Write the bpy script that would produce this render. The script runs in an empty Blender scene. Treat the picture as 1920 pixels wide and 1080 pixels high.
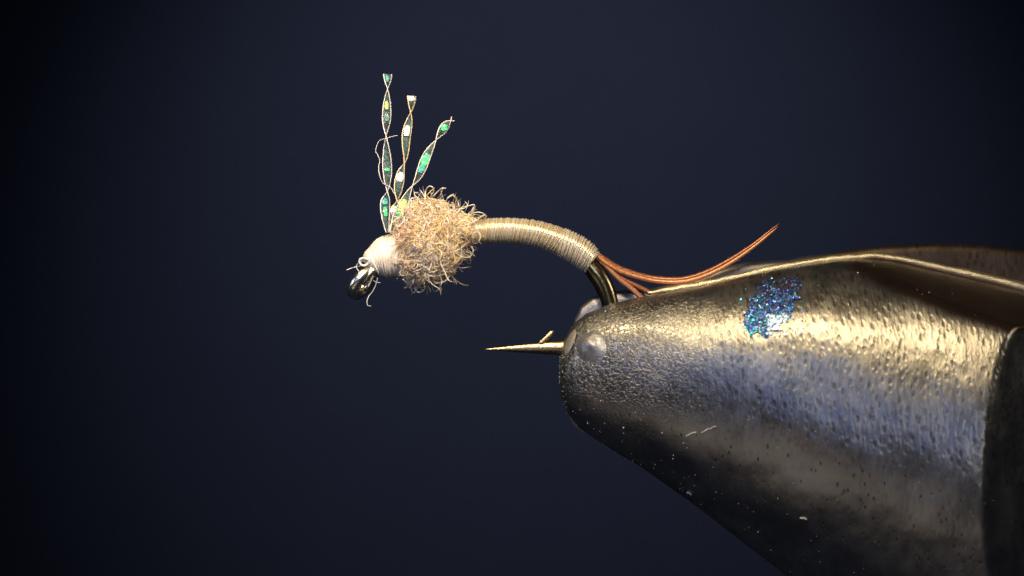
import bpy, math, random
import numpy as np
from mathutils import Vector, noise

random.seed(7)
rng = np.random.default_rng(7)
S = bpy.context.scene
D = 60.0                        # camera distance to the plane of the fly; 1 unit is about 1.2 mm of the real thing

# ------------------------------------------------------------------ camera
cam = bpy.data.cameras.new('camera')
cam.lens = 36.0 * D / 19.2
cam.sensor_width = 36.0
cam.clip_start = 1.0
cam.clip_end = 500.0
cam.dof.use_dof = True
cam.dof.focus_distance = D - 0.35
cam.dof.aperture_fstop = 0.14
camo = bpy.data.objects.new('camera', cam)
camo.location = (0, -D, 0)
camo.rotation_euler = (math.radians(90), 0, 0)
S.collection.objects.link(camo)
S.camera = camo

# ------------------------------------------------------------------ world and lamps
W = bpy.data.worlds.new('World')
S.world = W
W.use_nodes = True
W.node_tree.nodes['Background'].inputs[0].default_value = (0.30, 0.36, 0.60, 1)
W.node_tree.nodes['Background'].inputs[1].default_value = 0.03


def lamp(name, loc, target, size, size_y, power, col, spread=180):
    l = bpy.data.lights.new(name, 'AREA')
    l.shape = 'RECTANGLE'
    l.size = size
    l.size_y = size_y
    l.energy = power
    l.color = col
    l.spread = math.radians(spread)
    o = bpy.data.objects.new(name, l)
    o.location = loc
    o.rotation_euler = (Vector(target) - Vector(loc)).to_track_quat('-Z', 'Y').to_euler()
    S.collection.objects.link(o)
    return o


lamp('warm_top_lamp', (-1.0, -7.4, 10.8), (3, -1, 0), 16, 1.9, 1080, (1.0, 0.78, 0.46), 110)
lamp('cool_front_lamp', (-6.2, -13.0, 7.8), (3, -1, 0), 12, 2.0, 460, (0.54, 0.65, 1.0))
lamp('deep_blue_lamp', (-20.0, -44.0, 9.0), (6, -2, -1), 26, 6.0, 1500, (0.26, 0.40, 1.0))
lamp('low_desk_glow', (-6.5, -14.5, -9.5), (3, -1, -1), 13, 6.5, 130, (1.0, 0.84, 0.74))
lamp('left_cool_lamp', (-16.0, -5.0, 3.0), (0, 0, 0), 4, 5, 420, (0.66, 0.74, 1.0))
lamp('fly_fill_lamp', (3.0, -22.0, 18.0), (-3.2, 0, 0.8), 4, 4, 330, (1.0, 0.86, 0.68), 26)  # added fill, brightens the fly
lamp('right_dim_lamp', (21.0, -5.0, 7.0), (9, -3, 1), 5, 4, 70, (1.0, 0.88, 0.7), 50)
lamp('camera_fill_lamp', (3.0, -48.0, 8.0), (0, 0, 0), 11, 9, 1700, (0.92, 0.94, 1.0))  # added dim fill near the camera, lifts hook, eye and fly
sp = bpy.data.lights.new('backdrop_spot', 'SPOT')
sp.energy = 27000
sp.color = (0.68, 0.75, 1.0)
sp.spot_size = math.radians(72)
sp.spot_blend = 1.0
sp.shadow_soft_size = 1.0
spo = bpy.data.objects.new('backdrop_spot', sp)
spo.location = (0, 14, 12.5)
spo.rotation_euler = (Vector((1.0, 40, 2.0)) - Vector((0, 14, 12.5))).to_track_quat('-Z', 'Y').to_euler()
S.collection.objects.link(spo)

S.render.engine = 'CYCLES'
S.view_settings.view_transform = 'Standard'
S.view_settings.look = 'None'
S.view_settings.exposure = 0.0
S.view_settings.gamma = 1.0
S.cycles.use_denoising = True
S.cycles.transparent_max_bounces = 24
S.cycles.max_bounces = 8


# ------------------------------------------------------------------ helpers
def P(px, py, y=0.0):
    """a place in the scene seen at photo coordinates (px, py) at depth y"""
    k = (D + y) / D
    return np.array([(px - 960) / 100 * k, y, (540 - py) / 100 * k])


class MB:
    def __init__(self):
        self.v, self.f, self.c, self.m = [], [], [], []
        self.n = 0

    def add(self, v, f, col=None, mat=0):
        v = np.asarray(v, float)
        self.v.append(v)
        self.f += [tuple(int(i) + self.n for i in q) for q in f]
        self.m += [mat] * len(f)
        c = np.ones((len(v), 4))
        if col is not None:
            c[:, :3] = col
        self.c.append(c)
        self.n += len(v)

    def tube(self, pts, rad, sides=6, col=None, mat=0, cap=True, flat=None, seed_up=None):
        pts = np.asarray(pts, float)
        n = len(pts)
        rad = np.broadcast_to(np.asarray(rad, float), (n,))
        t = np.gradient(pts, axis=0)
        t /= np.linalg.norm(t, axis=1)[:, None] + 1e-12
        u = np.array(seed_up if seed_up is not None else [0.13, 0.97, 0.2])
        U = np.zeros((n, 3))
        for i in range(n):
            u = u - t[i] * np.dot(u, t[i])
            l = np.linalg.norm(u)
            if l < 1e-6:
                u = np.cross(t[i], [1, 0, 0.3]); l = np.linalg.norm(u)
            u = u / l
            U[i] = u
        Wv = np.cross(t, U)
        a = np.linspace(0, 2 * math.pi, sides, endpoint=False)
        fl = 1.0 if flat is None else flat
        V = pts[:, None, :] + rad[:, None, None] * (np.cos(a)[None, :, None] * U[:, None, :] * fl + np.sin(a)[None, :, None] * Wv[:, None, :])
        V = V.reshape(-1, 3)
        F = []
        for i in range(n - 1):
            for j in range(sides):
                k = (j + 1) % sides
                F.append((i * sides + j, i * sides + k, (i + 1) * sides + k, (i + 1) * sides + j))
        if cap:
            F.append(tuple(range(sides - 1, -1, -1)))
            F.append(tuple((n - 1) * sides + j for j in range(sides)))
        self.add(V, F, col, mat)

    def grid(self, V, col=None, mat=0, closed_v=False, flip=False):
        a, b = V.shape[:2]
        F = []
        for i in range(a - 1):
            for j in range(b if closed_v else b - 1):
                k = (j + 1) % b
                q = (i * b + j, i * b + k, (i + 1) * b + k, (i + 1) * b + j)
                F.append(q[::-1] if flip else q)
        self.add(V.reshape(-1, 3), F, col, mat)

    def build(self, name, mats, parent=None, smooth=True):
        me = bpy.data.meshes.new(name)
        V = np.concatenate(self.v)
        if parent is not None:
            off = world_loc(parent)
            V = V - np.array(off)
        me.from_pydata(V.tolist(), [], self.f)
        if not isinstance(mats, (list, tuple)):
            mats = [mats]
        for m in mats:
            me.materials.append(m)
        me.polygons.foreach_set('material_index', np.array(self.m, dtype=np.int32))
        me.polygons.foreach_set('use_smooth', np.full(len(self.f), smooth))
        ca = me.color_attributes.new('tint', 'FLOAT_COLOR', 'POINT')
        ca.data.foreach_set('color', np.concatenate(self.c).ravel())
        me.update()
        o = bpy.data.objects.new(name, me)
        S.collection.objects.link(o)
        if parent is not None:
            o.parent = parent
        return o


def world_loc(o):
    l = Vector((0, 0, 0))
    while o is not None:
        l = l + o.location
        o = o.parent
    return l


def empty(name, loc, label, cat, group=None):
    o = bpy.data.objects.new(name, None)
    o.location = Vector([float(c) for c in loc])
    o.empty_display_size = 0.3
    S.collection.objects.link(o)
    o['label'] = label
    o['category'] = cat
    return o


def catmull(ctrl, n):
    c = np.asarray(ctrl, float)
    c = np.vstack([2 * c[0] - c[1], c, 2 * c[-1] - c[-2]])
    m = len(c) - 3
    out = []
    for s in np.linspace(0, m - 1e-9, n):
        i = int(s); t = s - i
        p0, p1, p2, p3 = c[i:i + 4]
        out.append(0.5 * ((2 * p1) + (-p0 + p2) * t + (2 * p0 - 5 * p1 + 4 * p2 - p3) * t * t + (-p0 + 3 * p1 - 3 * p2 + p3) * t ** 3))
    return np.array(out)


def norm(v):
    v = np.asarray(v, float)
    return v / (np.linalg.norm(v, axis=-1, keepdims=True) + 1e-12)


# ------------------------------------------------------------------ materials
def new_mat(name):
    m = bpy.data.materials.new(name)
    m.use_nodes = True
    nt = m.node_tree
    b = nt.nodes['Principled BSDF']
    return m, nt, b


def N(nt, typ, **kw):
    n = nt.nodes.new(typ)
    for k, v in kw.items():
        if k in n.inputs:
            n.inputs[k].default_value = v
        else:
            setattr(n, k, v)
    return n


def mathn(nt, op, a, b=None, clamp=False):
    n = nt.nodes.new('ShaderNodeMath')
    n.operation = op
    n.use_clamp = clamp
    for i, x in enumerate((a, b)):
        if x is None:
            continue
        if isinstance(x, (int, float)):
            n.inputs[i].default_value = x
        else:
            nt.links.new(x, n.inputs[i])
    return n.outputs[0]


def mathv(nt, v, off):
    n = nt.nodes.new('ShaderNodeVectorMath')
    n.operation = 'ADD'
    nt.links.new(v, n.inputs[0])
    n.inputs[1].default_value = off
    return n.outputs[0]


def ramp(nt, x, lo, hi, a=0.0, b=1.0, smooth=True):
    n = nt.nodes.new('ShaderNodeMapRange')
    n.interpolation_type = 'SMOOTHSTEP' if smooth else 'LINEAR'
    n.clamp = True
    nt.links.new(x, n.inputs[0])
    for i, v in enumerate((lo, hi, a, b)):
        n.inputs[i + 1].default_value = v
    return n.outputs[0]


def mixc(nt, f, a, b):
    n = nt.nodes.new('ShaderNodeMix')
    n.data_type = 'RGBA'
    if isinstance(f, (int, float)):
        n.inputs[0].default_value = f
    else:
        nt.links.new(f, n.inputs[0])
    for i, x in ((6, a), (7, b)):
        if isinstance(x, tuple):
            n.inputs[i].default_value = (*x, 1)
        else:
            nt.links.new(x, n.inputs[i])
    return n.outputs[2]


def mixf(nt, f, a, b):
    n = nt.nodes.new('ShaderNodeMix')
    n.data_type = 'FLOAT'
    for i, x in ((0, f), (2, a), (3, b)):
        if isinstance(x, (int, float)):
            n.inputs[i].default_value = x
        else:
            nt.links.new(x, n.inputs[i])
    return n.outputs[0]


def tex_noise(nt, vec, scale, detail=2, rough=0.5, stretch=None, dist=0.0):
    if stretch:
        mp = nt.nodes.new('ShaderNodeMapping')
        mp.inputs['Scale'].default_value = stretch
        nt.links.new(vec, mp.inputs[0])
        vec = mp.outputs[0]
    n = N(nt, 'ShaderNodeTexNoise', Scale=scale, Detail=detail, Roughness=rough, Distortion=dist)
    nt.links.new(vec, n.inputs['Vector'])
    return n.outputs[0]


def tex_vor(nt, vec, scale, stretch=None, feature='F1', out=0):
    if stretch:
        mp = nt.nodes.new('ShaderNodeMapping')
        mp.inputs['Scale'].default_value = stretch
        nt.links.new(vec, mp.inputs[0])
        vec = mp.outputs[0]
    n = nt.nodes.new('ShaderNodeTexVoronoi')
    n.feature = feature
    n.inputs['Scale'].default_value = scale
    nt.links.new(vec, n.inputs['Vector'])
    return n.outputs[out]


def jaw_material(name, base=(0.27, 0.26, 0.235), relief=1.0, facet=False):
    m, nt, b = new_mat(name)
    co = N(nt, 'ShaderNodeNewGeometry').outputs['Position']
    sep = nt.nodes.new('ShaderNodeSeparateXYZ')
    nt.links.new(co, sep.inputs[0])
    X, Z = sep.outputs[0], sep.outputs[2]
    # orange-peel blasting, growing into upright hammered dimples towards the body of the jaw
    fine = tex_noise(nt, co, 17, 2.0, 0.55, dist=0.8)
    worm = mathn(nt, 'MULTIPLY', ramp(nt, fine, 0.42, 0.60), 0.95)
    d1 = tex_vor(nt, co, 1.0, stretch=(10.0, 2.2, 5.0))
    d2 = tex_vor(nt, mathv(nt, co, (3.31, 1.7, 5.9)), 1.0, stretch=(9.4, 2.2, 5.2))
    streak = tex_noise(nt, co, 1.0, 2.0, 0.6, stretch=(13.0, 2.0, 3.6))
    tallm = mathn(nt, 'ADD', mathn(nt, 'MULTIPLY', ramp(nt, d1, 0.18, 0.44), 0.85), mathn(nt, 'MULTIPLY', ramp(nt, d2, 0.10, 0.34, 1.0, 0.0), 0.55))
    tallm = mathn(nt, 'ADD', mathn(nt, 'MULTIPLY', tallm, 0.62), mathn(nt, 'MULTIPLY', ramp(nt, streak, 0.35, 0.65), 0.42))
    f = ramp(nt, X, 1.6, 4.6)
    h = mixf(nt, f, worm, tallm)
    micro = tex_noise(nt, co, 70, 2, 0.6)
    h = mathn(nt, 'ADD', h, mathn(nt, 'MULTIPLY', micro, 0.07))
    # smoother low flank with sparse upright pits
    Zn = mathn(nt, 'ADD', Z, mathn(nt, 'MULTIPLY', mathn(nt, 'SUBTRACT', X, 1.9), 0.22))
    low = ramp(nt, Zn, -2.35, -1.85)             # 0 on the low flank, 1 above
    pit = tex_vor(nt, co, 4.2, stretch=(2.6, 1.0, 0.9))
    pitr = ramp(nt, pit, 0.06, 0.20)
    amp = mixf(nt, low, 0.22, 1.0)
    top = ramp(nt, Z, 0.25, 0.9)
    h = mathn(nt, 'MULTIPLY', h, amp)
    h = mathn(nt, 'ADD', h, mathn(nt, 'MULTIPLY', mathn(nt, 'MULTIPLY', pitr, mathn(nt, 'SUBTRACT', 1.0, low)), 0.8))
    bmp = N(nt, 'ShaderNodeBump', Strength=relief, Distance=0.0078)
    nt.links.new(h, bmp.inputs['Height'])
    nt.links.new(bmp.outputs[0], b.inputs['Normal'])
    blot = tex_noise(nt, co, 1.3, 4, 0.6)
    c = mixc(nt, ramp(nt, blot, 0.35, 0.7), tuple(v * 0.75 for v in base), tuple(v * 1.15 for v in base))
    c = mixc(nt, mathn(nt, 'MULTIPLY', mathn(nt, 'SUBTRACT', 1.0, h, True), 0.8), c, tuple(v * 0.35 for v in base))  # recesses darkened in the colour, painted shade to bring out the relief
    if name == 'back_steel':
        c = mixc(nt, ramp(nt, X, 4.9, 6.4), mixc(nt, 0.5, c, (0.34, 0.34, 0.37)), c)  # nose end painted lighter blue-grey, standing in for lavender light on it
    if facet:
        Y = sep.outputs[1]
        pl = mathn(nt, 'SUBTRACT', mathn(nt, 'ADD', mathn(nt, 'MULTIPLY', mathn(nt, 'SUBTRACT', X, 6.8), -0.225), mathn(nt, 'MULTIPLY', mathn(nt, 'ADD', Y, 0.2), 0.313)), mathn(nt, 'SUBTRACT', Z, 0.60))
        fm = ramp(nt, pl, 0.05, 0.16, 1.0, 0.0)
        grain = tex_noise(nt, co, 9, 3, 0.6, stretch=(0.35, 1, 1))
        c = mixc(nt, fm, c, mixc(nt, grain, (0.06, 0.038, 0.028), (0.13, 0.085, 0.06)))  # facet painted dark brown for the darkness it reflects
        nt.links.new(mixf(nt, fm, relief, 0.2), bmp.inputs['Strength'])
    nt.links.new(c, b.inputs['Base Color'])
    b.inputs['Metallic'].default_value = 0.92
    r = mixf(nt, ramp(nt, blot, 0.3, 0.7), 0.29, 0.37)
    nt.links.new(r, b.inputs['Roughness'])
    if name == 'back_steel':
        b.inputs['Roughness'].default_value = 0.45
        nt.links.remove(b.inputs['Roughness'].links[0])
    return m


def simple(name, col, metal=0.0, rough=0.4, bump=None, **kw):
    m, nt, b = new_mat(name)
    co = N(nt, 'ShaderNodeNewGeometry').outputs['Position']
    sc, st = bump if bump else (30, 0.2)
    n = tex_noise(nt, co, sc, 3, 0.6)
    c = mixc(nt, ramp(nt, n, 0.3, 0.7), tuple(v * 0.78 for v in col), tuple(min(1, v * 1.15) for v in col))
    nt.links.new(c, b.inputs['Base Color'])
    b.inputs['Metallic'].default_value = metal
    b.inputs['Roughness'].default_value = rough
    if st:
        bp = N(nt, 'ShaderNodeBump', Strength=st, Distance=0.02)
        nt.links.new(n, bp.inputs['Height'])
        nt.links.new(bp.outputs[0], b.inputs['Normal'])
    for k, v in kw.items():
        b.inputs[k.replace('_', ' ')].default_value = v
    return m


def tinted(name, rough=0.4, metal=0.0, trans=0.0, spec=0.5, sheen=0.0, sub=0.0):
    m, nt, b = new_mat(name)
    a = nt.nodes.new('ShaderNodeAttribute')
    a.attribute_name = 'tint'
    co = N(nt, 'ShaderNodeNewGeometry').outputs['Position']
    n = tex_noise(nt, co, 40, 2, 0.6)
    mx = nt.nodes.new('ShaderNodeMix'); mx.data_type = 'RGBA'; mx.blend_type = 'MULTIPLY'
    mx.inputs[0].default_value = 1
    nt.links.new(a.outputs[0], mx.inputs[6])
    nt.links.new(mixc(nt, n, (0.7, 0.7, 0.7), (1, 1, 1)), mx.inputs[7])
    nt.links.new(mx.outputs[2], b.inputs['Base Color'])
    b.inputs['Roughness'].default_value = rough
    b.inputs['Metallic'].default_value = metal
    b.inputs['Specular IOR Level'].default_value = spec
    b.inputs['Sheen Weight'].default_value = sheen
    b.inputs['Transmission Weight'].default_value = trans
    if sub:
        b.inputs['Subsurface Weight'].default_value = sub
        b.inputs['Subsurface Radius'].default_value = (0.05, 0.035, 0.02)
        b.inputs['Subsurface Scale'].default_value = 1.0
    return m


M = {}
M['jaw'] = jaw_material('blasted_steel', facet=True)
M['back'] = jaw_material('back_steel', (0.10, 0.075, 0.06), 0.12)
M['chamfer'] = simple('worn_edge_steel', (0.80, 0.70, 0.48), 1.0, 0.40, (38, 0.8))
M['ball'] = simple('polished_dent_steel', (0.32, 0.32, 0.33), 0.85, 0.42, (22, 0.5))
M['worn'] = simple('worn_tan_steel', (0.34, 0.30, 0.24), 0.6, 0.45, (25, 0.35))
M['hook'] = simple('bronzed_hook_wire', (0.24, 0.20, 0.115), 1.0, 0.22, (14, 0.12))
M['point'] = simple('gold_hook_point', (0.66, 0.50, 0.26), 1.0, 0.24, (30, 0.35))
M['eye'] = simple('bright_eye_steel', (0.90, 0.84, 0.66), 1.0, 0.24, (11, 0.45))
M['thread'] = tinted('tying_thread', 0.22, 0.5, 0, 0.9, 0.2)
M['headthread'] = tinted('head_thread', 0.36, 0.1, 0, 0.6, 0.2, 0.1)
M['core'] = simple('thread_underbody', (0.36, 0.29, 0.18), 0, 0.6)
M['dub'] = tinted('dubbing_fur', 0.30, 0, 0.0, 0.8, 0.2, 0.35)
M['dubcore'] = simple('packed_dubbing', (0.36, 0.25, 0.15), 0, 0.8, (14, 1.0))
M['tail'] = tinted('pheasant_fibre', 0.22, 0.35, 0, 0.7)
M['edge'] = tinted('film_edge', 0.3, 0, 0, 0.6)
M['glint'] = tinted('painted_glint_film', 0.25, 0.1, 0, 0.9)
M['flake'] = tinted('polish_flake', 0.33, 0.7, 0, 0.9)
M['dust'] = simple('pale_dust', (0.7, 0.68, 0.64), 0, 0.7)
M['hair'] = simple('stray_thread', (0.55, 0.52, 0.50), 0, 0.3)

m, nt, b = new_mat('clear_flash_film')
b.inputs['Base Color'].default_value = (0.40, 0.62, 0.55, 1)
b.inputs['Roughness'].default_value = 0.18
b.inputs['Specular IOR Level'].default_value = 1.0
b.inputs['Thin Film Thickness'].default_value = 420
b.inputs['Thin Film IOR'].default_value = 1.6
co = N(nt, 'ShaderNodeNewGeometry').outputs['Position']
nn = tex_noise(nt, co, 26, 3, 0.6)
bp = N(nt, 'ShaderNodeBump', Strength=0.8, Distance=0.02)
nt.links.new(nn, bp.inputs['Height'])
nt.links.new(bp.outputs[0], b.inputs['Normal'])
tr = nt.nodes.new('ShaderNodeBsdfTransparent')
tr.inputs[0].default_value = (0.9, 0.93, 0.93, 1)
ms = nt.nodes.new('ShaderNodeMixShader')
nt.links.new(ramp(nt, nn, 0.35, 0.75, 0.03, 0.22), ms.inputs[0])
nt.links.new(tr.outputs[0], ms.inputs[1])
nt.links.new(b.outputs[0], ms.inputs[2])
nt.links.new(ms.outputs[0], nt.nodes['Material Output'].inputs['Surface'])
M['film'] = m

m, nt, b = new_mat('navy_backdrop_paper')
co = N(nt, 'ShaderNodeNewGeometry').outputs['Position']
n1 = tex_noise(nt, co, 0.6, 4, 0.6)
nt.links.new(mixc(nt, n1, (0.0180, 0.0206, 0.0300), (0.0212, 0.0240, 0.0340)), b.inputs['Base Color'])
b.inputs['Roughness'].default_value = 0.95
b.inputs['Specular IOR Level'].default_value = 0.1
M['backdrop'] = m

# ------------------------------------------------------------------ backdrop
mb = MB()
xs = np.linspace(-40, 40, 41); zs = np.linspace(-28, 28, 29)
G = np.array([[[x, 40 - 0.004 * (x * x) - 0.004 * z * z, z] for z in zs] for x in xs])
mb.grid(G)
bd = mb.build('backdrop', M['backdrop'])
bd['kind'] = 'structure'

# ------------------------------------------------------------------ the vise jaws
TOP = np.array([(1048, 705), (1050, 670), (1057, 637), (1075, 607), (1100, 587), (1150, 568), (1200, 557), (1300, 539), (1380, 520), (1450, 505), (1550, 490), (1640, 481), (1760, 473), (1920, 466), (2100, 462)], float)
BOT = np.array([(1048, 705), (1051, 740), (1063, 773), (1084, 800), (1110, 819), (1150, 845), (1200, 874), (1300, 945), (1400, 1022), (1475, 1080), (1600, 1172), (1760, 1288), (1920, 1403), (2100, 1530)], float)


def smin(a, b, k):
    h = np.clip(0.5 + 0.5 * (b - a) / k, 0, 1)
    return b * (1 - h) + a * h - k * h * (1 - h)


def jaw_pt(x, th):
    """x in world units, th from -90 (bottom) to 90 degrees (top)"""
    px = 960 + x * 100
    zt = (540 - np.interp(px, TOP[:, 0], TOP[:, 1])) / 100
    zb = (540 - np.interp(px, BOT[:, 0], BOT[:, 1])) / 100
    c, hh = (zt + zb) / 2, (zt - zb) / 2
    dep = 0.80 * hh
    y = -0.15 - dep * np.abs(np.cos(th)) ** 0.92
    z = c + hh * np.sin(th)
    z = smin(z, 0.60 - 0.225 * (x - 6.8) + 0.313 * (y + 0.2), 0.20)
    y = -smin(-y, 3.5 - 1.15 * (x - 8.36), 0.12)
    y = np.minimum(y, -0.15)
    return np.stack([x + 0 * y, y, z], -1)


vise = empty('tying_vise', P(1700, 1079, 0), 'dark blasted steel tying vise jaws with gold and blue sheen clamping the hook', 'vise')

t = np.linspace(0, 1, 420)
X = 0.885 + (0.004 + 0 * t) + 10.2 * (t ** 1.7)
TH = np.linspace(-math.pi / 2, math.pi / 2, 260)
V = np.zeros((len(X), len(TH), 3))
for i, x in enumerate(X):
    V[i] = jaw_pt(np.full(len(TH), x), TH)
V[0] = V[0].mean(0)
# gentle unevenness of the forging
for i in range(0, len(X)):
    for j in range(0, len(TH)):
        p = V[i, j]
        n_ = noise.noise(Vector((p[0] * 0.9, p[1] * 0.9, p[2] * 0.9))) * 0.03 + noise.noise(Vector((p[0] * 4, p[1] * 4, p[2] * 4))) * 0.006
        e = max(0.0, math.cos(TH[j])) * min(1, i / 40)
        V[i, j, 1] -= n_ * e
FRONT = V
mb = MB()
mb.grid(V, flip=True)
# the flat gripping face on the inside and the cut end
inner = np.stack([V[:, -1], V[:, 0]], 1)
mb.grid(inner, flip=True)
end = V[-1]
mb.add(np.vstack([end, end.mean(0)]), [(j + 1, j, len(end)) for j in range(len(end) - 1)])
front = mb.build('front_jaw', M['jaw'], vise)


def surf(px, py):
    """point and normal on the front jaw seen at photo place (px, py)"""
    best = None
    q = V[..., 0] / ((D + V[..., 1]) / D), V[..., 2] / ((D + V[..., 1]) / D)
    d2 = (q[0] - (px - 960) / 100) ** 2 + (q[1] - (540 - py) / 100) ** 2
    d2 = d2 + (V[..., 1] > -0.16) * 0.02
    i, j = np.unravel_index(np.argmin(d2), d2.shape)
    i = min(max(i, 1), len(X) - 2); j = min(max(j, 1), len(TH) - 2)
    tx = V[i + 1, j] - V[i - 1, j]; tt = V[i, j + 1] - V[i, j - 1]
    n = norm(np.cross(tx, tt))
    if n[1] > 0:
        n = -n
    return V[i, j].copy(), n


# back jaw: same kind of taper, mirrored behind the hook, peeking out over the top and round the nose
BT = np.array([(1069, 700), (1072, 640), (1078, 600), (1090, 575), (1112, 557), (1150, 546), (1220, 542), (1290, 524), (1350, 503), (1400, 492), (1440, 489), (1480, 487), (1540, 476), (1600, 467), (1680, 459), (1760, 456), (1840, 459), (1920, 468), (2100, 494)], float)
BB = np.array([(1069, 700), (1052, 730), (1060, 770), (1076, 798), (1094, 813), (1125, 822), (1200, 858), (1300, 925), (1400, 1000), (1475, 1055), (1600, 1140), (1760, 1250), (1920, 1360), (2100, 1480)], float)
BB[:, 0] += 0
mb = MB()
nb = 200
tb = np.linspace(0, 1, nb)
XB = 1.06 + 10.0 * tb ** 1.6
VB = np.zeros((nb, 90, 3))
thb = np.linspace(-math.pi / 2, math.pi / 2, 90)
for i, x in enumerate(XB):
    px = 960 + x * 100
    zt = (540 - np.interp(px, BT[:, 0], BT[:, 1])) / 100
    zb = (540 - np.interp(px, BB[:, 0], BB[:, 1])) / 100
    if i == 0:
        zt = zb = (zt + zb) / 2
    c, hh = (zt + zb) / 2, (zt - zb) / 2
    # the face leans back from the gap, the rounded back lies away from the camera
    VB[i, :, 0] = x
    VB[i, :, 1] = 0.15 + 0.8 * hh * np.cos(thb) ** 0.6
    VB[i, :, 2] = c + hh * np.sin(thb)
    face = VB[i, :, 1]
for i in range(nb):
    for j in range(90):
        p = VB[i, j]
        VB[i, j, 2] += noise.noise(Vector((p[0] * 3, p[1] * 2, 5))) * 0.012
mb.grid(VB)
# front face with a rounded shoulder running up to the crest
Kf = 12
FB = np.zeros((nb, Kf, 3))
for i in range(nb):
    a, bb_ = VB[i, -1], VB[i, 0]
    sh = min(0.30, 0.3 * (a[2] - bb_[2]))
    zs_ = [a[2], a[2] - 0.04 * sh, a[2] - 0.25 * sh, a[2] - 0.6 * sh, a[2] - sh] + list(np.linspace(a[2] - sh, bb_[2], 8))[1:]
    for k in range(Kf):
        off = [0.0, -0.05, -0.12, -0.14, -0.145][k] if k < 5 else -0.145
        FB[i, k] = (a[0], 0.15 + off * (1 if a[2] - bb_[2] > 0.05 else 0) + 0.14, zs_[k])
VB[:, :, 1] += 0.14
mb2 = MB()
mb2.grid(VB)
mb2.grid(FB)
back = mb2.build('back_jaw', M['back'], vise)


# bright worn chamfer along the inner upper edge
def strip(ctrl, w, y, n, name, mat, par, rough=0.012):
    p = np.array([P(a, b_, y) for a, b_ in catmull(ctrl, n)])
    s = np.linspace(0, 1, n)
    ww = np.interp(s, [0, 0.06, 0.6, 1], [0.25, 0.9, 1, 1.7]) * w
    B = MB()
    ring = 10
    Vv = np.zeros((n, ring, 3))
    for i in range(n):
        for k in range(ring):
            a = -math.pi * 0.25 + 2 * math.pi * k / ring
            rr = ww[i] * (1 + 0.13 * noise.noise(Vector((i * 0.09, k * 0.6, 3.3))))
            Vv[i, k] = p[i] + np.array([0, -math.cos(a) * rr * 1.5, math.sin(a) * rr])
            Vv[i, k] += np.array([0, 0, 1]) * rough * noise.noise(Vector((i * 0.14, k * 0.4, 9.1)))
    B.grid(Vv, closed_v=True, flip=True)
    B.add(Vv[0], [tuple(range(ring))])
    B.add(Vv[-1], [tuple(range(ring))[::-1]])
    return B.build(name, mat, par)


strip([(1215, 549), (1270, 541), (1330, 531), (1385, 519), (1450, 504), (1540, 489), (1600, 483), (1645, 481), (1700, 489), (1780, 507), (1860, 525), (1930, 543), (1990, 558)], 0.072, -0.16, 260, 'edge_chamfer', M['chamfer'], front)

# polished round dent mark near the nose
pc, nc = surf(1112, 654)
B = MB()
Vv = np.zeros((14, 32, 3))
ux = norm(np.cross(nc, [0, 0, 1])); uz = norm(np.cross(ux, nc))
for i in range(14):
    r = i / 13
    for k in range(32):
        a = 2 * math.pi * k / 32
        wob = 1 + 0.10 * math.sin(2 * a + 0.6) + 0.12 * noise.noise(Vector((math.cos(a) * 1.5, math.sin(a) * 1.5, 2)))
        hgt = 0.15 * (1 - r ** 2) ** 1.2 * (1 + 0.35 * math.sin(a + 0.5) * r) + 0.09 * (1 - r) * noise.noise(Vector((r * 1.6 * math.cos(a), r * 1.6 * math.sin(a), 4.4)))
        Vv[i, k] = pc + nc * (hgt - 0.05) + (ux * math.cos(a) * 0.33 + uz * math.sin(a) * 0.37) * r * wob
B.grid(Vv, closed_v=True)
B.build('pressed_ball', M['ball'], front)
# tan worn flat just behind the gripping tip
pw, nw = surf(1067, 641)
B = MB()
Vv = np.zeros((10, 28, 3))
nw = norm(nw + np.array([-0.25, 0, 0.1]))
ux = norm(np.cross(nw, [0, 0, 1])); uz = norm(np.cross(ux, nw))
for i in range(10):
    r = i / 9
    for k in range(28):
        a = 2 * math.pi * k / 28
        Vv[i, k] = pw + nw * (0.045 * (1 - r ** 3) - 0.02) + (ux * math.cos(a) * 0.17 + uz * math.sin(a) * 0.27) * r
B.grid(Vv, closed_v=True)
B.build('worn_flat', M['worn'], front)

# iridescent nail-polish smear: a thin crust of tiny flakes
poly = [(1432, 528), (1500, 512), (1500, 545), (1492, 575), (1470, 606), (1452, 624), (1420, 626), (1398, 616), (1397, 590), (1408, 560)]


def inside(px, py, poly):
    c = False
    j = len(poly) - 1
    for i in range(len(poly)):
        a, b_ = poly[i], poly[j]
        if (a[1] > py) != (b_[1] > py) and px < (b_[0] - a[0]) * (py - a[1]) / (b_[1] - a[1]) + a[0]:
            c = not c
        j = i
    return c


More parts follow.
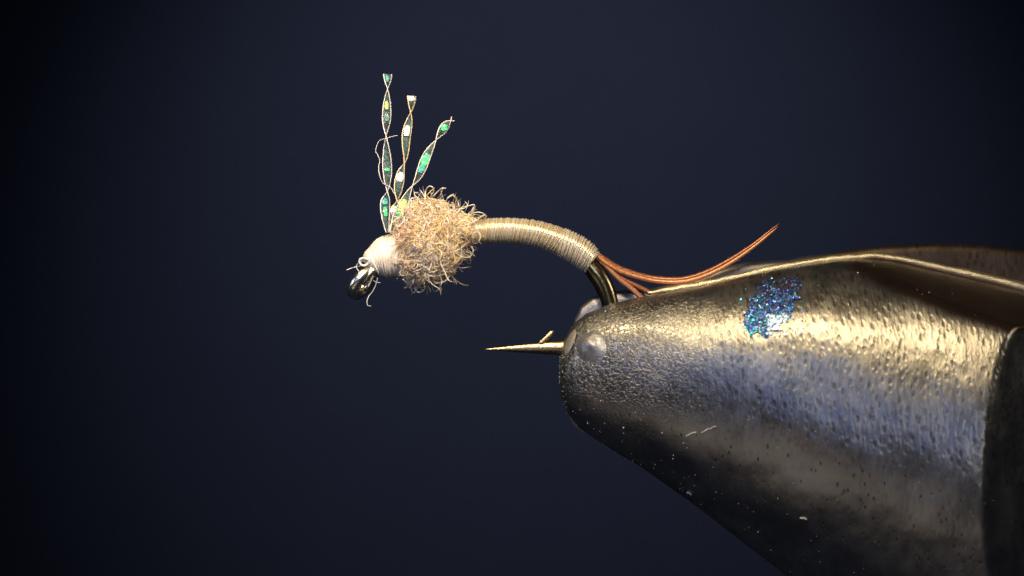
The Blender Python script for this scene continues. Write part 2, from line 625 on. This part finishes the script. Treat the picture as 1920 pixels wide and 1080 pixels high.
B = MB()
cnt = 0
sub = (V[..., 0] > 3.6) & (V[..., 0] < 5.6) & (V[..., 2] > -1.3) & (V[..., 1] < -0.2)
PV = V[sub]
NV = np.zeros_like(V)
NV[1:-1, 1:-1] = np.cross(V[2:, 1:-1] - V[:-2, 1:-1], V[1:-1, 2:] - V[1:-1, :-2])
NV = norm(NV) * np.where(norm(NV)[..., 1:2] > 0, -1, 1)
NVs = NV[sub]
QX = PV[:, 0] / ((D + PV[:, 1]) / D) * 100 + 960
QY = 540 - PV[:, 2] / ((D + PV[:, 1]) / D) * 100
tries = 0
while cnt < 2800 and tries < 30000:
    tries += 1
    px, py = random.uniform(1385, 1510), random.uniform(500, 632)
    ins = inside(px + 15 * noise.noise(Vector((px * .07, py * .07, 1))), py + 15 * noise.noise(Vector((px * .07, py * .07, 4))), poly)
    if not ins and random.random() > 0.05:
        continue
    if random.random() < 0.9 * (1 - (py - 505) / 75):
        continue
    k = int(np.argmin((QX - px) ** 2 + (QY - py) ** 2))
    p0, n0 = PV[k], NVs[k]
    n1_ = norm(n0 + rng.normal(0, 0.33, 3))
    u = norm(np.cross(n1_, rng.normal(0, 1, 3))); w = np.cross(n1_, u)
    s = random.uniform(0.009, 0.024)
    p0 = p0 + n0 * random.uniform(0.008, 0.03) + (rng.uniform(-1, 1, 3) * 0.02)
    g = (py - 510) / 115
    pal = [(0.05, 0.30, 0.85), (0.05, 0.60, 0.68), (0.10, 0.14, 0.70), (0.13, 0.07, 0.22), (0.20, 0.55, 0.80)]
    wts = [3, 2.4 * g + .4, 2.5, 5 * (1 - g) + .8, 1.0 * g]
    c = list(random.choices(pal, wts)[0])
    if 1440 < px < 1478 and py > 592:
        c = [0.42, 0.62, 0.92]
        n1_ = norm(n0 + rng.normal(0, 0.12, 3)); u = norm(np.cross(n1_, rng.normal(0, 1, 3))); w = np.cross(n1_, u)
        s *= 1.4
    k2 = random.uniform(0.5, 1.1)
    B.add([p0 - u * s, p0 - w * s * k2, p0 + u * s, p0 + w * s * k2, p0 - n1_ * 0.006], [(0, 1, 2, 3), (0, 4, 1), (1, 4, 2), (2, 4, 3), (3, 4, 0)], c)
    cnt += 1
sm = B.build('polish_smear', M['flake'], front, smooth=False)
sm['kind'] = 'stuff'
sm['label'] = 'smear of iridescent blue and teal flakes'

# dust specks and lint on the jaw
B = MB()
vis = (V[..., 0] < 9) & (V[..., 1] < -0.16)
allV = V[vis]; allN = NV[vis]
idx = rng.integers(0, len(allV), 420)
for k in idx:
    p0, n0 = allV[k], allN[k]
    if p0[2] > -1.2 and random.random() < 0.55:
        continue
    s = random.uniform(0.004, 0.011) * (1.6 if random.random() < 0.06 else 1)
    u = norm(np.cross(n0, rng.normal(0, 1, 3))); w = np.cross(n0, u)
    c0 = p0 + n0 * s * 0.6
    B.add([c0 + u * s, c0 + w * s, c0 - u * s, c0 - w * s, c0 + n0 * s, c0 - n0 * s], [(0, 1, 4), (1, 2, 4), (2, 3, 4), (3, 0, 4), (1, 0, 5), (2, 1, 5), (3, 2, 5), (0, 3, 5)])
d_ = B.build('dust', M['dust'], front, smooth=False)
d_['kind'] = 'stuff'
for k, (a, b_) in enumerate([((1287, 818), (1306, 811)), ((1316, 811), (1343, 801)), ((1288, 922), (1297, 928)), ((1502, 971), (1513, 975))]):
    B = MB()
    pts = []
    for s in np.linspace(0, 1, 7):
        p0, n0 = surf(a[0] + (b_[0] - a[0]) * s, a[1] + (b_[1] - a[1]) * s - 2 * math.sin(s * 3))
        pts.append(p0 + n0 * 0.015)
    pts = catmull(pts, 12)
    B.tube(pts, 0.009 if k < 2 else 0.014, 5)
    B.build('lint', M['dust'], front)

# ------------------------------------------------------------------ the fly
fly = empty('fishing_fly', P(1150, 600, 0), 'small midge fly on a gold hook with fuzzy tan thorax and sparkling twisted wings', 'fishing fly')

# hook: shank from eye, bend, down between the jaws and out again as the point
hk = [(700, 508), (722, 486), (760, 462), (810, 446), (880, 436), (950, 434), (1010, 443), (1060, 463), (1098, 490), (1126, 524), (1141, 560), (1146, 600), (1134, 634), (1105, 650), (1060, 651)]
hp = np.array([P(a, b_, 0) for a, b_ in catmull(hk, 150)])
rad = np.interp(np.linspace(0, 1, 150), [0, 0.1, 0.55, 0.62, 1], [0.10, 0.13, 0.14, 0.178, 0.13])
B = MB()
B.tube(hp, rad, 24, seed_up=[0, 1, 0], flat=0.9)
hook = B.build('hook', M['hook'], fly)
hook['label'] = 'bronze hook wire bending down into the jaws'
# spear and point, sharpened on facets
sx = np.linspace(0, 1, 60)
pp = np.array([P(1075 - 166 * s, 651.5 + 3.5 * s ** 1.5, 0) for s in sx])
pr = np.interp(sx, [0, 0.15, 0.36, 0.63, 0.85, 1.0], [0.145, 0.142, 0.118, 0.074, 0.034, 0.006])
pr = pr * (1 + 0.04 * np.array([noise.noise(Vector((s * 30, 0, 0))) for s in sx]))
B = MB()
B.tube(pp, pr, 20, seed_up=[0, 1, 0])
B.build('hook_point', M['point'], hook)
B = MB()
bpth = np.array([P(1013, 645, -0.07), P(1021, 637, -0.07), P(1030, 628, -0.06), P(1038, 620, -0.04)])
bpth = catmull(bpth, 12)
B.tube(bpth, np.interp(np.linspace(0, 1, 12), [0, .2, .8, 1], [0.055, 0.05, 0.045, 0.022]), 8, flat=0.8, seed_up=[0, 1, 0])
B.build('barb', M['point'], hook)

# eye: a ring of wire turned nearly edge-on
ec = P(680, 530, 0)
L = norm(np.array([-0.62, 0, -0.78])); Q = norm(np.array([0.70, -0.52, -0.56]) - L * np.dot(np.array([0.70, -0.52, -0.56]), L))
Nn = np.cross(L, Q)
Q2 = norm(Q * math.sin(math.radians(30)) + np.cross(L, Q) * math.cos(math.radians(30)))
cen = norm(np.array([0.78, 0, -0.62]))          # across, in the picture plane
dpt = np.array([0, 1.0, 0])
Q2 = norm(cen * math.sin(math.radians(26)) + dpt * math.cos(math.radians(26)))
ring = []
for a in np.linspace(0, 2 * math.pi, 65):
    ring.append(ec + L * math.cos(a) * 0.25 + Q2 * math.sin(a) * 0.21)
B = MB()
B.tube(ring, 0.117, 16, cap=False)
B.build('hook_eye', M['eye'], hook)
B = MB()       # tag of wire closing the eye against the shank
tg = catmull([P(712, 494, -0.04), P(700, 506, -0.10), P(690, 517, -0.13), P(680, 531, -0.12)], 20)
B.tube(tg, np.interp(np.linspace(0, 1, 20), [0, .8, 1], [0.115, 0.105, 0.06]), 14)
B.build('eye_closure', M['eye'], hook)


# ---- wound thread
def wrap(B, axis_pts, rads, turns, r_thread, segs=26, col=(0.62, 0.53, 0.36), jitter=0.15, phase=0.0, tilt=0.0):
    ax = np.asarray(axis_pts)
    n = len(ax)
    t_ = norm(np.gradient(ax, axis=0))
    total = int(turns * segs)
    s = np.linspace(0, 1, total)
    # uneven spacing of the turns
    wob = np.array([noise.noise(Vector((q * turns * 0.9, phase, 1.7))) for q in s]) * jitter / turns
    s2 = np.clip(s + wob, 0, 1)
    idx_ = s2 * (n - 1)
    pts = np.stack([np.interp(idx_, np.arange(n), ax[:, k]) for k in range(3)], -1)
    T = norm(np.stack([np.interp(idx_, np.arange(n), t_[:, k]) for k in range(3)], -1))
    R = np.interp(idx_, np.arange(n), rads)
    Y = np.array([0, 1.0, 0])
    U = norm(np.cross(T, Y)); Wv = np.cross(U, T)
    a = s * turns * 2 * math.pi + phase
    jit = np.array([noise.noise(Vector((q * turns * 2.2, phase + 3, 5.1))) for q in s]) * r_thread * 0.7
    pts = pts + (U * np.cos(a)[:, None] + Wv * np.sin(a)[:, None]) * (R + jit)[:, None] + T * (np.cos(a) * tilt)[:, None]
    c = np.array(col)
    cc = np.array([c * (1 + 0.24 * noise.noise(Vector((q * turns * 1.3, 8.8, phase)))) for q in s])
    k0 = B.n
    B.tube(pts, r_thread, 6, None)
    B.c[-1][:, :3] = np.repeat(cc, 6, axis=0)[:len(B.c[-1])]


bc = catmull([(868, 437), (900, 434), (935, 432), (965, 433), (1000, 437), (1035, 447), (1065, 460), (1090, 474), (1110, 490)], 160)
axb = np.array([P(a, b_, 0) for a, b_ in bc])
sb = np.linspace(0, 1, 160)
rb = np.interp(sb, [0, 0.2, 0.45, 0.7, 0.85, 0.95, 1.0], [0.20, 0.222, 0.232, 0.247, 0.252, 0.236, 0.195])
B = MB()
B.tube(axb, rb - 0.002, 24, (0.46, 0.36, 0.20), seed_up=[0, 1, 0])
wrap(B, axb, rb, 128, 0.0125, 26, (0.68, 0.54, 0.29), 1.0)
wrap(B, axb, rb + 0.007, 50, 0.0125, 26, (0.74, 0.66, 0.54), 1.6, 1.3, tilt=0.03)
wrap(B, axb[110:], rb[110:] + 0.018, 17, 0.018, 26, (0.78, 0.68, 0.50), 0.9, 2.1, tilt=-0.05)
body = B.build('thread_body', M['thread'], fly)
body['label'] = 'slender abdomen of pale gold thread turns'

hc = catmull([(754, 478), (738, 480), (724, 482), (710, 487), (699, 494), (692, 502)], 80)
axh = np.array([P(a, b_, 0) for a, b_ in hc])
sh_ = np.linspace(0, 1, 80)
rh = (1 + 0.05 * np.sin(sh_ * 17)) * np.interp(sh_, [0, 0.1, 0.25, 0.4, 0.55, 0.75, 0.9, 1.0], [0.24, 0.36, 0.385, 0.375, 0.335, 0.26, 0.18, 0.10])
B = MB()
B.tube(axh, rh - 0.001, 28, (0.78, 0.64, 0.50), seed_up=[0, 1, 0])
wrap(B, axh, rh, 46, 0.0115, 30, (0.90, 0.76, 0.62), 0.5, 0.4)
wrap(B, axh[6:], rh[6:] + 0.006, 15, 0.012, 30, (0.93, 0.81, 0.68), 1.2, 2.3, tilt=0.05)
head = B.build('thread_head', M['headthread'], fly)
head['label'] = 'swollen cream thread head behind the eye'

# ---- dubbed thorax
c_main, s_main = P(804, 455, 0), np.array([0.575, 0.61, 0.64])
c_tail, s_tail = P(860, 432, 0), np.array([0.33, 0.33, 0.29])
c_low, s_low = P(786, 478, 0), np.array([0.44, 0.5, 0.48])
c_top, s_top = P(800, 420, 0), np.array([0.52, 0.5, 0.42])
B = MB()
for cc_, ss_ in ((c_main, s_main * 0.86), (c_tail, s_tail * 0.8), (c_low, s_low * 0.86)):
    Vv = np.zeros((40, 56, 3))
    for i in range(40):
        for k in range(56):
            a, e = 2 * math.pi * k / 56, math.pi * i / 39
            d = np.array([math.cos(e), math.sin(e) * math.cos(a), math.sin(e) * math.sin(a)])
            f_ = 1 + 0.10 * noise.noise(Vector(d * 3.0)) + 0.06 * noise.noise(Vector(d * 9.0))
            Vv[i, k] = cc_ + d * ss_ * f_
    B.grid(Vv, closed_v=True)
thorax = B.build('thorax', M['dubcore'], fly)
thorax['label'] = 'fuzzy ball of tan and gold dubbing'


def pick_col(p):
    gold = math.exp(-((p[0] - (-1.15)) ** 2 + (p[2] - 1.2) ** 2) / 0.35)
    org = math.exp(-((p[0] - (-2.1)) ** 2 + (p[2] - 0.95) ** 2) / 0.10)
    pal = [(0.90, 0.74, 0.52), (0.90, 0.60, 0.22), (0.72, 0.57, 0.48), (0.42, 0.26, 0.14), (0.86, 0.50, 0.26), (0.93, 0.86, 0.76)]
    w = [2.4, 0.9 + 3.2 * gold, 2.2 * (1 - gold) + 0.3, 1.3, 0.5 + 5.0 * org, 1.0]
    c = np.array(random.choices(pal, w)[0])
    return c * random.uniform(0.8, 1.15)


def fibre(cc_, ss_, length, curl, r, rho, leave=0.0):
    d = norm(rng.normal(0, 1, 3))
    if d[1] > 0.45:
        d[1] *= -1
    p = cc_ + d * ss_ * rho
    v = rng.normal(0, 1, 3)
    v = norm(v - d * np.dot(v, d) + 0.15 * d)
    n_ = 15
    st = length / n_
    k = norm(rng.normal(0, 1, 3)) * curl
    pts = [p.copy()]
    for q in range(n_):
        k = k + rng.normal(0, 1, 3) * curl * 0.16
        v = norm(v + np.cross(k, v) * st)
        e = (p - cc_) / ss_
        l = np.linalg.norm(e)
        if leave <= 0 or q < 3:
            v = norm(v - norm(e) * (l - rho) * 2.2 * st / 0.05)
        else:
            v = norm(v + norm(e) * leave * st / 0.05)
        p = p + v * st
        pts.append(p.copy())
    pts = np.array(pts)
    B.tube(pts, r * np.interp(np.arange(n_ + 1), [0, 1, n_ - 2, n_], [0.4, 1, 1, 0.35]), 4, pick_col(pts[len(pts) // 2]), cap=False)


B = MB()
blobs = [(c_main, s_main, 0.60), (c_tail, s_tail, 0.13), (c_low, s_low, 0.14), (c_top, s_top, 0.13)]


def pick_blob():
    x = random.random()
    for c_, s_, w in blobs:
        if x < w:
            return c_, s_
        x -= w
    return blobs[0][:2]


for i in range(4000):
    c_, s_ = pick_blob()
    fibre(c_, s_, random.uniform(0.4, 1.4), random.uniform(0.4, 4.0), random.choice([random.uniform(0.004, 0.0075)] * 3 + [random.uniform(0.008, 0.012)]), random.uniform(0.86, 1.08))
for i in range(330):
    c_, s_ = pick_blob()
    fibre(c_, s_, random.uniform(0.3, 0.8), random.uniform(4, 13), random.uniform(0.006, 0.0095), random.uniform(1.02, 1.16), random.uniform(-0.02, 0.05))
for i in range(800):
    c_, s_ = pick_blob()
    fibre(c_, s_, random.uniform(0.15, 0.5), random.uniform(1, 7), random.uniform(0.0022, 0.0038), random.uniform(1.02, 1.16), random.uniform(0.0, 0.06))
fur = B.build('dubbing_fibres', M['dub'], thorax)
fur['kind'] = 'stuff'

# the longer single curls one can pick out
curls = [
    [(797, 375), (798, 360), (803, 350), (811, 351), (813, 360), (809, 364)],
    [(812, 368), (822, 358), (829, 353), (836, 353)],
    [(838, 372), (846, 366), (853, 369), (858, 378), (861, 388)],
    [(836, 378), (840, 371), (848, 366), (850, 364)],
    [(786, 372), (779, 368), (777, 362), (783, 361)],
    [(774, 384), (770, 374), (777, 370), (785, 372)],
    [(858, 398), (866, 389), (878, 386), (889, 384), (890, 392), (886, 398)],
    [(870, 412), (880, 404), (886, 394), (888, 388)],
    [(884, 410), (894, 412), (906, 404), (911, 408), (907, 422), (894, 435), (880, 438)],
    [(884, 400), (898, 398), (909, 402), (912, 407)],
    [(848, 445), (856, 462), (868, 474), (880, 479), (887, 472), (884, 462), (872, 456), (860, 452)],
    [(876, 436), (886, 442), (892, 440), (898, 434)],
    [(806, 508), (804, 520), (812, 528), (826, 530), (838, 524), (844, 510), (838, 500)],
    [(776, 505), (774, 520), (780, 528), (790, 522), (797, 508)],
    [(782, 528), (778, 542), (786, 548), (796, 542), (801, 528), (800, 518)],
    [(768, 540), (774, 530), (776, 520)],
    [(836, 490), (846, 492), (847, 502), (843, 510)],
    [(738, 497), (744, 493), (752, 489)],
    [(756, 524), (766, 532), (764, 524), (756, 516)],
    [(745, 448), (752, 432), (762, 428), (770, 436), (768, 446)],
    [(752, 455), (756, 440), (765, 436), (770, 448), (762, 462)],
]
for k, cu in enumerate(curls):
    B = MB()
    dy = -0.02 if k % 3 else -0.25
    if 725 < cu[0][0] < 760 and cu[0][1] < 470:
        dy = -0.6
    ctl = [P(a, b_, dy + 0.12 * math.sin(1.7 * q + k)) for q, (a, b_) in enumerate(cu)]
    B.tube(catmull(ctl, 30), 0.011, 6, (0.70, 0.63, 0.54) if k not in (19, 20) else (0.66, 0.42, 0.24))
    B.build('long_curl', M['dub'], thorax)


# ---- twisted flash wings
def wing(axis, nodes, width, glints, label, edge_col, ydep):
    n = 160
    a2 = catmull(axis, n)
    ax = np.array([P(a, b_, ydep) for a, b_ in a2])
    s = np.linspace(0, 1, n)
    T = norm(np.gradient(ax, axis=0))
    Y = np.array([0, 1.0, 0])
    U = norm(np.cross(T, Y)); Wv = np.cross(U, T)
    # ribbon angle: edge-on (pi/2 + k*pi) at each node
    ang = np.interp(s, [q[0] for q in nodes], [q[1] * math.pi for q in nodes])
    wd = width * np.interp(s, [0, 0.9, 1], [0.85, 1, 1.0])
    R = U * np.cos(ang)[:, None] + Wv * np.sin(ang)[:, None]
    Nn = np.cross(T, R)
    cup = 0.012
    B = MB()
    cols = np.linspace(-1, 1, 7)
    Vv = ax[:, None] + R[:, None] * (cols[None, :, None] * wd[:, None, None] / 2) + Nn[:, None] * ((cols ** 2)[None, :, None] * cup)
    Vb = Vv + Nn[:, None] * 0.006
    B.grid(Vv); B.grid(Vb, flip=True)
    w_ = B.build('wing_strand', M['film'], fly)
    w_['label'] = label
    for sd in (-1, 1):
        B = MB()
        e = ax + R * (sd * wd / 2)[:, None] + Nn * cup
        e = e + np.array([[0.004 * noise.noise(Vector((q * 0.3, sd, ydep + 2))) for _ in range(3)] for q in range(n)])
        B.tube(e, 0.0098, 6, edge_col)
        B.build('strand_edge', M['edge'], w_)
    for (s0, s1, c, cover) in glints:
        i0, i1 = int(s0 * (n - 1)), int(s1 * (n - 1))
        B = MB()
        # painted glint: film reflection as a coloured fleck laid over it
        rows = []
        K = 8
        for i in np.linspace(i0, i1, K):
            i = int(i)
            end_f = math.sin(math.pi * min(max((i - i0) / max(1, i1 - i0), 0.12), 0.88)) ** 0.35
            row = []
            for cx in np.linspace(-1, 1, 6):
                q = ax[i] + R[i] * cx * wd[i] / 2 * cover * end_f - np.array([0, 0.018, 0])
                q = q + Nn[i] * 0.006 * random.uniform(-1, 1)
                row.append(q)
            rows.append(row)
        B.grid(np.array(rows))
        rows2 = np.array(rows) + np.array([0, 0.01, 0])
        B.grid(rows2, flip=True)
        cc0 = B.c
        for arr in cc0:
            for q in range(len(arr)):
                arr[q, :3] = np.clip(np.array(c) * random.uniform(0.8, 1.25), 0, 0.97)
        B.build('painted_glint', M['glint'], w_, smooth=False)


# strand 1 (left, tall): from (727,139) down to (726,432)
def frac(y, y0, y1): return (y - y0) / (y1 - y0)


f1 = lambda y: frac(y, 139, 436)
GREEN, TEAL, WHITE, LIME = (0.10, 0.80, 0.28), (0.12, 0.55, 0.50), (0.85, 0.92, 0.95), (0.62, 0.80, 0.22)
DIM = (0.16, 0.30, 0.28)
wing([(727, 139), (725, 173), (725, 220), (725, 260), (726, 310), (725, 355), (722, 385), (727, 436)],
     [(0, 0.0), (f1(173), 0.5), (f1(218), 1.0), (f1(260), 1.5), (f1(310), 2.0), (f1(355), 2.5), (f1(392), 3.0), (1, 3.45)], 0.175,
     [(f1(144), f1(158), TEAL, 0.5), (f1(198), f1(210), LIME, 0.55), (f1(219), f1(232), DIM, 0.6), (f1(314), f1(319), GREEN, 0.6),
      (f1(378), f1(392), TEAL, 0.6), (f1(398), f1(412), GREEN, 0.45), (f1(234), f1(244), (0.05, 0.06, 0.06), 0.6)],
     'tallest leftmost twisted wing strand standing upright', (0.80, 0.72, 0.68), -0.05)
f2 = lambda y: frac(y, 180, 430)
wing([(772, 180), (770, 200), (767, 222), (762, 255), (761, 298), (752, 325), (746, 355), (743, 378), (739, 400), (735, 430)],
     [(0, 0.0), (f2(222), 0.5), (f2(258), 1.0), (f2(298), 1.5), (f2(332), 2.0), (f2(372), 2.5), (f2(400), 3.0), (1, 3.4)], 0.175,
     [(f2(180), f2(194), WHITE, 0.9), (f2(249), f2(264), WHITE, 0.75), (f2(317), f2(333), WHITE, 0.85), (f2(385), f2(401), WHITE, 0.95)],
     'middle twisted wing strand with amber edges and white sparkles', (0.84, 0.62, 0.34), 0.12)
f3 = lambda y: frac(y, 222, 436)
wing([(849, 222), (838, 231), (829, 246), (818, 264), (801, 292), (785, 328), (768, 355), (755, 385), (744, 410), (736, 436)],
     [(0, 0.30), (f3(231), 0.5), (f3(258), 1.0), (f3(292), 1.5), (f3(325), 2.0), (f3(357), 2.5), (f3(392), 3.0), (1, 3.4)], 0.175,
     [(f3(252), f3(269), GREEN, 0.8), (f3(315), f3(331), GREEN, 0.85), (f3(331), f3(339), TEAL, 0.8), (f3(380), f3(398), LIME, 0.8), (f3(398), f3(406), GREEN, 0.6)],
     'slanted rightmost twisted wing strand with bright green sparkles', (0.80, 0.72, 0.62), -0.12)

# ---- tail fibres
tails = [
    [(1118, 474), (1135, 487), (1160, 502), (1200, 516), (1240, 523), (1280, 523), (1320, 512), (1360, 492), (1410, 460), (1461, 419)],
    [(1118, 478), (1138, 494), (1165, 509), (1205, 522), (1245, 528.5), (1285, 527.5), (1325, 516), (1365, 496), (1412, 464), (1459, 425)],
    [(1118, 476), (1137, 490), (1162, 505), (1202, 519), (1242, 525.5), (1282, 524.5), (1322, 513), (1362, 493), (1408, 464), (1450, 429)],
    [(1118, 480), (1140, 502), (1160, 522), (1185, 542), (1200, 556), (1212, 566)],
    [(1120, 480), (1145, 503), (1168, 522), (1198, 538), (1222, 551), (1240, 562)],
]
yd = [-0.02, -0.07, 0.04, -0.05, 0.0]
for k, tl in enumerate(tails):
    n = 90
    pts = np.array([P(a, b_, yd[k]) for a, b_ in catmull(tl, n)])
    s = np.linspace(0, 1, n)
    r = np.interp(s, [0, 0.1, 0.7, 0.95, 1.0], [0.034, 0.042, 0.038, 0.022, 0.004]) if k < 3 else np.interp(s, [0, .3, 1], [0.030, 0.040, 0.040])
    r = 1.15 * r * (1 + 0.03 * np.sin(np.arange(n) * 1.9 + k))
    B = MB()
    col = [(0.34, 0.12, 0.045), (0.62, 0.26, 0.11), (0.20, 0.07, 0.03), (0.62, 0.28, 0.14), (0.42, 0.17, 0.08)][k]
    B.tube(pts, r, 9, col)
    for q in range(4, n - 2, 2):          # tiny barbules lying along the fibre
        if random.random() < 0.35:
            continue
        d = norm(pts[q + 1] - pts[q])
        side = norm(np.array([-d[2], random.uniform(-1, .4), d[0]])) * random.choice([-1, 1, 1])
        a0 = pts[q] + side * r[q] * 0.8
        B.tube([a0, a0 + d * 0.05 + side * 0.012, a0 + d * 0.09 + side * 0.022], [0.005, 0.004, 0.002], 4, np.array(col) * 0.8)
    B.build('tail_fibre', M['tail'], fly)

# ---- stray hairs
strays = [
    ([(745, 254), (735, 256), (722, 260), (712, 263), (706, 275), (704, 284)], 0.006, -0.15),
    ([(704, 284), (709, 292), (712, 302), (710, 312), (711, 325), (714, 336), (720, 345), (733, 352), (739, 364)], 0.009, -0.15),
    ([(649, 507), (658, 503), (668, 500), (676, 499)], 0.008, -0.05),
    ([(673, 486), (678, 483), (685, 484), (690, 480)], 0.007, -0.2),
    ([(708, 521), (704, 535), (698, 547), (691, 556), (688, 566), (690, 573), (696, 574)], 0.008, -0.1),
    ([(700, 526), (706, 529), (713, 530)], 0.006, -0.1),
    ([(664, 520), (668, 512), (676, 506), (684, 505)], 0.007, -0.2),
    ([(672, 508), (668, 500), (672, 493), (680, 490)], 0.008, -0.2),
    ([(700, 518), (694, 530), (690, 538)], 0.007, -0.2),
    ([(1098, 502), (1096, 508), (1099, 511)], 0.006, -0.1),
]
for ctl, r, y_ in strays:
    B = MB()
    B.tube(catmull([P(a, b_, y_ + 0.03 * math.sin(q)) for q, (a, b_) in enumerate(ctl)], 28), r, 5)
    B.build('stray_hair', M['hair'], fly)
# little varnish-wetted loop on the head
B = MB()
lp = [P(682 + 8 * math.cos(a), 491 + 7 * math.sin(a), -0.22) for a in np.linspace(0.4, 5.8, 24)]
B.tube(lp, 0.024, 7)
B.build('thread_loop', M['hair'], fly)
